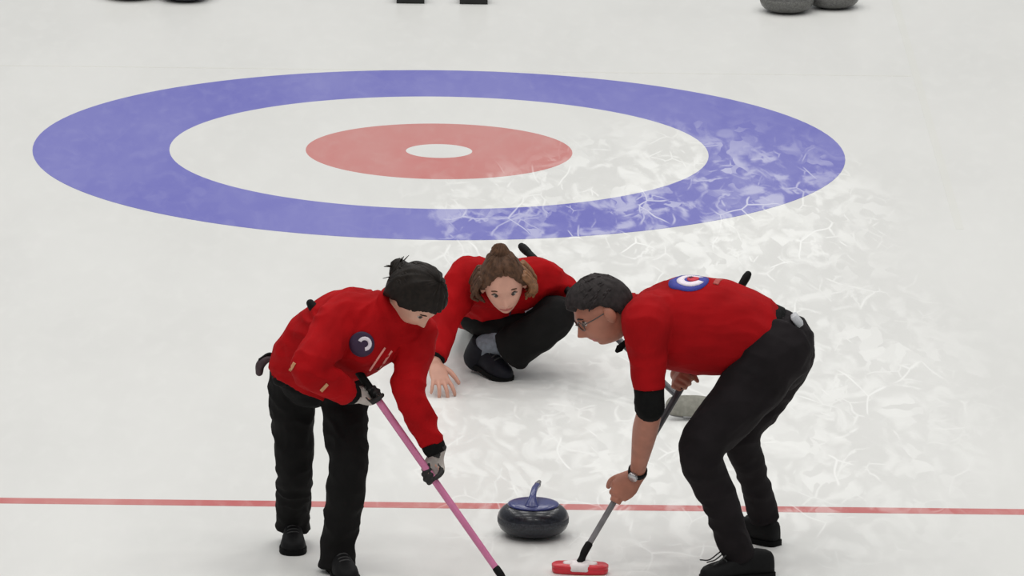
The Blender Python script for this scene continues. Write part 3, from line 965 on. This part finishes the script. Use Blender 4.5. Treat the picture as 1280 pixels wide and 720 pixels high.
# ------------------------------------------------------------------ man on the right, sweeping
def man_b():
    t = thing('person', 'grey-haired man with glasses in red shirt and charcoal trousers, bent over sweeping', 'person', (1.15, -0.748, 0.0))
    pel, wai, che, upc, nek = (1.222, -0.88, 0.843), (1.113, -0.88, 0.892), (0.952, -0.88, 0.929), (0.792, -0.88, 0.945), (0.704, -0.9, 0.955)
    hipL, hipR = (1.206, -0.98, 0.828), (1.236, -0.77, 0.778)
    kneL, kneR = (0.942, -1.08, 0.497), (1.104, -0.72, 0.462)
    ankL, ankR = (1.093, -0.99, 0.088), (1.202, -0.5, 0.112)
    shL, shR = (0.738, -1.06, 0.951), (0.777, -0.7, 0.885)
    elL, elR = (0.753, -1.1, 0.663), (0.965, -0.56, 0.776)
    Y = np.array((0.0, -1.0, 0.05))
    hc = np.array((0.583, -0.93, 0.978))
    M = frame((-0.82, -0.18, -0.54), (-0.54, -0.04, 0.84))
    hs = 1.09
    gr1, gr2 = B_at(0.212), B_at(0.605)
    b = Shape()
    wrL, dL, nL = grip_hand(b, gr1, B_ax, elL, -1, s=1.14, fat=1.08, flip=-1, lean=5.0, d0=(-0.87, 0.0, 0.5))
    wrR, dR, nR = grip_hand(b, gr2, B_ax, elR, 1, s=1.0, flip=1)
    b.tube([pel, wai, che, upc, nek], [(0.15, 0.11), (0.13, 0.10), (0.155, 0.12), (0.15, 0.10), (0.07, 0.065)], sides=Y, n=24)
    b.tube([nek, on_line(nek, hc, 0.45), hc - M[:, 2] * 0.055 - M[:, 1] * 0.01], [0.072, 0.062, 0.062], n=16)
    add_head(b, hc, M, hs, True)
    for s_, e_, w_ in ((shL, elL, wrL), (shR, elR, wrR)):
        b.tube([upc, on_line(upc, s_, 0.7), s_, on_line(s_, e_, 0.5), e_, on_line(e_, w_, 0.35), on_line(e_, w_, 0.8), w_], [0.08, 0.075, 0.062, 0.052, 0.046, 0.047, 0.032, 0.028], n=16)
    for h_, k_, a_ in ((hipL, kneL, ankL), (hipR, kneR, ankR)):
        b.tube([on_line(pel, h_, 0.6), h_, on_line(h_, k_, 0.5), k_, on_line(k_, a_, 0.35), a_], [0.09, 0.09, 0.075, 0.057, 0.054, 0.036], n=16)
    body = fuse('body', b, [M_SKIN_B, M_LIP], t, voxel=0.0045, iters=3, mat_fn=lips_fn(hc, M, hs))
    add_eyes(body, hc, M, hs, True)
    add_brows(body, hc, M, hs, M_HAIR_B, True)
    # shirt
    j = Shape()
    j.tube([(1.16, -0.88, 0.854), (1.098, -0.88, 0.889), (0.967, -0.88, 0.912), (0.83, -0.88, 0.922), (0.742, -0.89, 0.938), (0.695, -0.9, 0.949)],
           [(0.165, 0.140), (0.178, 0.158), (0.195, 0.180), (0.195, 0.165), (0.15, 0.115), (0.085, 0.080)], sides=Y, n=28, ends='fr')
    j.tube([(0.82, -0.92, 0.937), on_line(upc, shL, 0.65), shL, on_line(shL, elL, 0.4), on_line(shL, elL, 0.78)], [0.12, 0.112, 0.090, 0.068, 0.060], n=18, ends='rf')
    j.tube([(0.822, -0.84, 0.924), on_line(upc, shR, 0.65), shR, on_line(shR, elR, 0.4), on_line(shR, elR, 0.82)], [0.12, 0.105, 0.085, 0.066, 0.060], n=18, ends='rf')
    jk = fuse('shirt', j, M_SHIRT, t, voxel=0.0065, iters=5, folds=(0.009, 7.0, 5.7))
    # collar
    th = np.linspace(0, 2 * np.pi, 14)
    cax = unit(np.array((-0.95, 0, 0.05)))
    ca = np.array((0, 1.0, 0))
    cb = np.cross(cax, ca)
    cc = np.array((0.689, -0.9, 0.946))
    cl = Shape().tube([cc + ca * 0.082 * math.cos(q) + cb * 0.078 * math.sin(q) for q in th], [0.014] * 14, n=8, sub=2)
    build('collar', cl, M_SHIRT, jk)
    tip = Shape().tube([(0.674, -0.97, 0.876), (0.651, -0.98, 0.857), (0.634, -0.98, 0.839)], [(0.018, 0.008), (0.018, 0.008), (0.008, 0.006)], sides=(0.6, 0, 0.8), n=10, sub=3)
    build('collar_tip', tip, M_BLACK, jk, 'black collar tip hanging below the chin')
    for s_, e_, w_ in ((shL, elL, wrL), (shR, elR, wrR)):
        us = Shape().tube([on_line(s_, e_, 0.6), on_line(s_, e_, 0.85), e_, on_line(e_, w_, 0.06)], [0.054, 0.055, 0.054, 0.053], n=20, sub=4, ends='ff')
        fuse('undersleeve', us, M_BLACK, t, voxel=0.005, iters=2, folds=(0.004, 14.0, 1.0), label='black sleeve below the red sleeve')
    # emblem on the back: rings of a house
    look = unit(np.array((0.05, 0.55, -0.83)))
    c0 = (0.893, -0.9, 1.068)
    decal(jk, 'emblem', c0, look, (0, 0, 1), [('emblem', M_EMB_BLUE, disc(0.074), 0.003), ('emblem_ring', M_EMB_WHITE, arc(0.008, 0.004, 0.024, 0.052, 0.55, 5.9), 0.005),
          ('emblem_centre', M_EMB_RED, disc(0.022, cx=0.016, cy=0.006), 0.006), ('emblem_mark', M_EMB_DARK, strip((0.002, 0.012), (0.014, 0.020), 0.006), 0.008)], depth=0.12)
    decal(jk, 'faded_print', (1.001, -0.9, 1.075), look, (0, 0, 1), [('faded_print', M_EMB_DULL, strip((-0.008, -0.034), (0.004, 0.03), 0.010), 0.003)])
    # trousers
    p = Shape()
    p.tube([(1.157, -0.88, 0.857), pel, (1.228, -0.88, 0.789)], [(0.150, 0.128), (0.172, 0.136), (0.150, 0.115)], sides=Y, n=24, ends='fr')
    p.tube([on_line(pel, hipL, 0.7), hipL, on_line(hipL, kneL, 0.5), kneL, on_line(kneL, ankL, 0.45), (1.077, -1.0, 0.12), (1.096, -0.99, 0.073)],
           [0.125, 0.125, 0.106, 0.083, 0.067, 0.060, 0.060], n=18, ends='rf')
    p.tube([on_line(pel, hipR, 0.7), hipR, on_line(hipR, kneR, 0.5), kneR, on_line(kneR, ankR, 0.45), (1.195, -0.51, 0.127), (1.205, -0.5, 0.088)],
           [0.125, 0.122, 0.098, 0.068, 0.056, 0.054, 0.056], n=18, ends='rf')
    tr = fuse('trousers', p, M_TROUSER2, t, voxel=0.0065, iters=4, folds=(0.010, 8.0, 2.2))
    # belt with a silver tag at the back
    bt = Shape()
    pw, tdir = np.array((1.166, -0.88, 0.854)), unit(np.array((1.113, -0.88, 0.892)) - np.array((1.222, -0.88, 0.843)))
    bb = np.cross(tdir, unit(Y - tdir * np.dot(Y, tdir)))
    aa = unit(Y - tdir * np.dot(Y, tdir))
    th = np.linspace(0, 2 * np.pi, 33)
    ring = lambda k, o: np.array([pw + tdir * o + aa * (0.166 + k) * math.cos(q) + bb * (0.142 + k) * math.sin(q) for q in th[:-1]])
    bt.rings([ring(0.0, -0.022), ring(0.006, -0.022), ring(0.006, 0.016), ring(0.0, 0.016), ring(0.0, -0.022)], False, False)
    bo = build('belt', bt, M_BLACK, t)
    tg = np.array((1.286, -0.96, 0.958))
    build('belt_tag', Shape().box(tg, (0.013, 0.028, 0.024), np.stack([unit((0.78, 0, 0.62)), unit((0, -1, 0)), unit((-0.62, 0, 0.78))], 1), bev=0.004), M_BELT_TAG, bo, 'silver-grey tag')
    # shoes: near foot flat, toes to the left; far foot behind
    up, W = make_shoe(t, (ankL[0] + 0.125, ankL[1] + 0.02, 0), (-0.93, -0.30, 0), 0.0, M_SHOE, L=0.28, tall=1.05)
    for k in range(3):
        lp = Shape().tube(W([(0.01 * k - 0.01, 0.16, 0.085), (0.02 * k - 0.02, 0.185, 0.098 + 0.004 * k), (0.03 * k - 0.03, 0.215 + 0.01 * k, 0.082 - 0.006 * k), (0.04 * k - 0.03, 0.24 + 0.012 * k, 0.066)]), [0.0028] * 4, n=6, sub=4)
        build('lace', lp, M_LACE, up)
    lb = Shape().box(W([(0.0, 0.006, 0.070)])[0], (0.006, 0.006, 0.009), bev=0.002)
    build('heel_tab', lb, M_LACE, up)
    up2, W2 = make_shoe(t, (ankR[0] + 0.05, ankR[1] - 0.045, 0), (-0.70, 0.60, 0), 0.0, M_SHOE, L=0.28, tall=1.05)
    build('heel_tab', Shape().box(W2([(0.030, 0.030, 0.06)])[0], (0.014, 0.006, 0.007), bev=0.002), M_LACE, up2)
    # wristwatch
    wp = on_line(elL, wrL, 0.95)
    wa = unit(np.array(wrL) - np.array(elL))
    a1 = unit(np.cross(wa, (0, 1, 0.2)))
    a2 = np.cross(wa, a1)
    ring = lambda k, o: np.array([wp + wa * o + a1 * k * math.cos(q) + a2 * k * math.sin(q) for q in np.linspace(0, 2 * np.pi, 25)[:-1]])
    wt = build('wristwatch', Shape().rings([ring(0.030, -0.010), ring(0.0355, -0.009), ring(0.0355, 0.009), ring(0.030, 0.010), ring(0.030, -0.010)], False, False), M_GRIP, t, 'wristwatch on a dark strap')
    fd = unit(np.array((-0.15, -0.85, 0.5)) - wa * np.dot((-0.15, -0.85, 0.5), wa))
    fm = np.stack([np.cross(fd, wa), wa, fd], 1)
    build('watch_face', Shape().rings([np.array([wp + fm @ np.array((0.019 * k * math.cos(q), 0.019 * k * math.sin(q), z)) for q in np.linspace(0, 2 * np.pi, 21)[:-1]]) for k, z in ((1, 0.028), (1, 0.040), (0.8, 0.043))]), M_SILVER, wt)
    # glasses
    gl = Shape()
    e0 = []
    for e in (-1, 1):
        pts = [hc + M @ (np.array((e * 0.033 + 0.023 * math.cos(q), 0.099 - 0.010 * abs(e * 0.033 + 0.023 * math.cos(q)) / 0.05, 0.004 + 0.017 * math.sin(q))) * hs) for q in np.linspace(0, 2 * np.pi, 15)]
        gl.tube(pts, [0.0022] * 15, n=6, sub=2)
        gl.tube([hc + M @ (np.array(q) * hs) for q in ((e * 0.056, 0.090, 0.010), (e * 0.074, 0.05, 0.010), (e * 0.080, 0.0, 0.008), (e * 0.079, -0.012, -0.004))], [0.0024] * 4, n=6, sub=4)
    gl.tube([hc + M @ (np.array(q) * hs) for q in ((-0.010, 0.100, 0.008), (0, 0.103, 0.011), (0.010, 0.100, 0.008))], [0.0022] * 3, n=6, sub=3)
    build('glasses', gl, M_LENS, t, 'thin wire glasses')
    # short hair
    h = Shape()
    zt = [(0, 0.46), (0.6, 0.50), (0.95, 0.42), (1.25, 0.30), (1.55, 0.24), (1.85, -0.10), (2.3, -0.50), (math.pi, -0.55)]
    hair_cap(h, hc, M, hs, lambda d: 0.017 + 0.012 * sstep(d[:, 1], 0.1, 0.8) * sstep(d[:, 2], 0.2, 0.7), zt, True, ridge=0.004, seed=6.1, freq=14)
    for k in range(110):
        a = random.uniform(-3.0, 3.0)
        z0 = random.uniform(0.45, 0.97)
        rr = math.sqrt(1 - z0 * z0)
        d0 = np.array((math.sin(a) * rr, math.cos(a) * rr, z0))
        if abs(a) < 1.2 and z0 < 0.72:
            continue
        d1 = unit(d0 + np.array((0.03, 0.14, -0.06)))
        d2 = unit(d1 + np.array((0.03, 0.12, -0.08)))
        P = [head_points(np.array([q]), 1.0, True)[0] + q * o for q, o in ((d0, 0.011), (d1, 0.017), (d2, 0.013))]
        strand(h, hc, M * hs, P, 0.0055, 0.003, 6)
    build('hair', h, M_HAIR_B, t, 'short greying dark hair')
    return t
man_b()

# ------------------------------------------------------------------ woman in the middle, sliding out of the delivery
def woman_c():
    t = thing('person', 'woman in red jacket crouched low in a slide, one bare hand near the ice', 'person', (0.213, 2.195, -0.0))
    pel, wai, che, upc, nek = (0.183, 2.52, 0.212), (0.207, 2.36, 0.253), (0.257, 2.18, 0.308), (0.258, 2.07, 0.383), (0.248, 2.03, 0.408)
    hipL, hipR = (0.235, 2.5, 0.18), (0.125, 2.58, 0.181)
    kneL, ankL = (0.47, 2.02, 0.279), (0.182, 2.12, 0.11)
    kneR, ankR = (0.167, 3.0, 0.066), (0.229, 3.32, 0.057)
    shR, shL = (0.104, 2.1, 0.4), (0.402, 2.12, 0.396)
    elR, elL = (0.02, 1.98, 0.247), (0.504, 2.2, 0.326)
    wrR = (-0.02, 1.8, 0.125)
    sd = np.array((1.0, 0.05, 0.05))
    hc = np.array((0.25, 1.93, 0.418))
    M = frame((0.07, -0.90, -0.40), (-0.10, -0.40, 0.90))
    hs = 1.06
    gl = C_at(0.575)
    b = Shape()
    wrL, dL, nL = grip_hand(b, gl, C_ax, elL, 1, s=0.92, flip=1)
    hand(b, wrR, np.array((0.012, 1.72, 0.047)) - np.array(wrR), (-0.25, 0.75, -0.35), 1, s=1.02, curl=(8, 22, 20), spread=12, thumb_open=1.0, thumb_curl=0.1)
    b.tube([pel, wai, che, upc, nek], [(0.14, 0.10), (0.115, 0.085), (0.135, 0.10), (0.125, 0.075), (0.055, 0.052)], sides=sd, n=24)
    b.tube([nek, on_line(nek, hc, 0.5), hc - M[:, 2] * 0.055], [0.058, 0.05, 0.052], n=16)
    add_head(b, hc, M, hs)
    for s_, e_, w_ in ((shR, elR, wrR), (shL, elL, wrL)):
        b.tube([upc, on_line(upc, s_, 0.7), s_, on_line(s_, e_, 0.5), e_, on_line(e_, w_, 0.4), w_], [0.07, 0.06, 0.052, 0.043, 0.037, 0.036, 0.025], n=14)
    b.tube([on_line(pel, hipL, 0.6), hipL, (0.323, 2.23, 0.198), (0.461, 2.04, 0.267), (0.353, 2.05, 0.195), ankL], [0.07, 0.07, 0.06, 0.048, 0.046, 0.035], n=16)
    b.tube([on_line(pel, hipR, 0.6), hipR, on_line(hipR, kneR, 0.5), kneR, on_line(kneR, ankR, 0.4), ankR], [0.08, 0.078, 0.066, 0.052, 0.048, 0.035], n=16)
    body = fuse('body', b, [M_SKIN_C, M_LIP], t, voxel=0.0042, iters=3, mat_fn=lips_fn(hc, M, hs))
    add_eyes(body, hc, M, hs)
    add_brows(body, hc, M, hs, M_HAIR_C)
    # jacket
    j = Shape()
    j.tube([(0.176, 2.5, 0.2), (0.201, 2.36, 0.249), (0.263, 2.18, 0.305), (0.265, 2.08, 0.364), (0.251, 2.04, 0.4)],
           [(0.165, 0.125), (0.172, 0.13), (0.168, 0.125), (0.145, 0.095), (0.08, 0.07)], sides=sd, n=28, ends='fr')
    j.tube([(0.21, 2.1, 0.366), on_line(upc, shR, 0.65), shR, on_line(shR, elR, 0.5), elR, on_line(elR, wrR, 0.5), on_line(elR, wrR, 0.93)],
           [0.10, 0.092, 0.080, 0.068, 0.060, 0.054, 0.045], n=18, ends='rf')
    j.tube([(0.3, 2.1, 0.367), on_line(upc, shL, 0.65), shL, on_line(shL, elL, 0.5), elL, on_line(elL, wrL, 0.5), on_line(elL, wrL, 0.9)],
           [0.10, 0.092, 0.080, 0.068, 0.058, 0.050, 0.044], n=18, ends='rf')
    th = np.linspace(0, 2 * np.pi, 14)
    cc = np.array((0.248, 2.03, 0.382))
    j.tube([cc + np.array((0.070 * math.cos(q), 0.03 * math.sin(q), 0.062 * math.sin(q))) for q in th], [0.020] * 14, n=10, sub=2)
    jk = fuse('jacket', j, M_JACKET, t, voxel=0.006, iters=4, folds=(0.012, 9.0, 11.4))
    look = unit(np.array((0.012, 0.974, -0.2245)))
    decal(jk, 'emblem', (0.365, 2.05, 0.277), look, (0, 0, 1), [('emblem', M_EMB_WHITE, strip((-0.022, -0.010), (0.022, 0.012), 0.010), 0.004)])
    decal(jk, 'zipper', (0.279, 2.05, 0.26), look, (0, 0, 1), [('zipper', M_EMB_DARK, strip((-0.006, -0.032), (0.006, 0.03), 0.003), 0.003)])
    cf_ = Shape().tube([on_line(elR, wrR, 0.88), on_line(elR, wrR, 0.97)], [0.042, 0.038], n=16, sub=3, ends='ff')
    build('cuff', cf_, M_BLACK, jk, 'black cuff')
    # trousers
    p = Shape()
    p.tube([(0.188, 2.42, 0.232), pel, on_line(pel, hipR, 0.4)], [(0.150, 0.115), (0.160, 0.122), (0.15, 0.115)], sides=sd, n=24)
    p.tube([(0.13, 2.24, 0.19), (0.2, 2.15, 0.192), (0.306, 2.1, 0.202)], [0.048, 0.060, 0.072], n=16)
    p.tube([on_line(pel, hipL, 0.7), hipL, (0.323, 2.22, 0.207), (0.474, 2.03, 0.273), (0.41, 2.0, 0.214), (0.344, 2.02, 0.166), (0.284, 2.05, 0.118)],
           [0.100, 0.098, 0.092, 0.070, 0.080, 0.086, 0.092], n=18, ends='rf')
    p.tube([on_line(pel, hipR, 0.7), hipR, on_line(hipR, kneR, 0.5), kneR, on_line(kneR, ankR, 0.5), ankR], [0.100, 0.096, 0.082, 0.068, 0.062, 0.060], n=18, ends='rf')
    fuse('trousers', p, M_TROUSER, t, voxel=0.006, iters=3, folds=(0.008, 9.0, 4.4))
    # shoes: the slider under her chest, the trailing toe behind
    up, W = make_shoe(t, (ankL[0] - 0.055, ankL[1] + 0.065, 0), (0.62, -0.78, 0), 0.16, M_SHOE_C, L=0.245, tall=1.1)
    bc_ = Shape().tube([np.array(ankL) + np.array((-0.035, 0.035, -0.055)), np.array(ankL) + np.array((-0.018, 0.018, -0.02)), np.array(ankL) + np.array((0.0, 0.004, 0.014))], [(0.048, 0.058), (0.052, 0.060), (0.056, 0.060)], sides=(0.78, 0.62, 0), n=18, sub=4, ends='rf')
    build('shoe_collar', bc_, M_SHOE_C, up)
    sk = Shape().tube([np.array(ankL) + np.array((-0.01, 0.03, -0.03)), np.array(ankL), on_line(ankL, (0.353, 2.05, 0.195), 0.4), on_line(ankL, (0.353, 2.05, 0.195), 0.9)], [0.044, 0.050, 0.056, 0.060], n=16, sub=4)
    fuse('sock', sk, M_SOCK, t, voxel=0.005, iters=2, folds=(0.003, 18.0, 2.0), label='pale blue-grey sock')
    make_shoe(t, (ankR[0], ankR[1] + 0.05, 0), (0.05, -1.0, 0), 0.5, M_SHOE_C, L=0.245)
    # hair: drawn up to a knot on top, loose waves at the sides
    h = Shape()
    zt = [(0, 0.74), (0.55, 0.60), (1.0, 0.22), (1.35, -0.10), (1.8, -0.25), (2.3, -0.62), (math.pi, -0.70)]
    hair_cap(h, hc, M, hs, lambda d: 0.012 + 0.014 * sstep(d[:, 2], 0.6, 1.0) + 0.006 * np.abs(d[:, 0]), zt, ridge=0.006, seed=9.3, freq=9)
    for k in range(54):
        a = random.uniform(-1.35, 1.35)
        z0 = 0.096 - 0.030 * abs(a)
        p0 = np.array([math.sin(a) * 0.078, math.cos(a) * 0.066, z0 + random.uniform(-0.004, 0.012)])
        p2 = np.array([random.uniform(-0.022, 0.022), -0.02 + random.uniform(-0.03, 0.02), 0.142])
        p1 = (p0 + p2) / 2
        p1 = p1 / np.linalg.norm(p1 * np.array([1 / 0.098, 1 / 0.115, 1 / 0.140]))
        strand(h, hc, M, [p0, p1, p2], 0.008, 0.005)
    for k in range(12):
        a = 2 * math.pi * k / 12
        strand(h, hc, M, [(math.cos(a) * 0.03, -0.02 + math.sin(a) * 0.03, 0.130), (math.cos(a + 0.7) * 0.024, -0.02 + math.sin(a + 0.7) * 0.024, 0.156), (math.cos(a + 1.4) * 0.010, -0.02, 0.178)], 0.014, 0.006)
    hr = build('hair', h, M_HAIR_C, t, 'brown hair drawn up to a small knot')
    for e, mt in ((-1, M_HAIR_C2), (1, M_HAIR_C)):
        w = Shape()
        for k in range(26):
            q = random.random()
            x0, x1 = 0.078 + 0.012 * q, 0.098 + 0.030 * random.random()
            y0 = 0.045 - 0.10 * random.random()
            z1 = -0.055 - 0.030 * random.random()
            strand(w, hc, M, [(-e * -x0 * 1.0, y0, 0.052), (e * (x0 + 0.024), y0 - 0.004, 0.012), (e * (x1 + 0.004), y0 - 0.016 + 0.01 * random.random(), -0.028), (e * (x1 - 0.02 * random.random()), y0 - 0.03, z1)], 0.011, 0.005)
        build('hair_lock', w, mt, hr, 'loose wavy side hair')
    return t
woman_c()
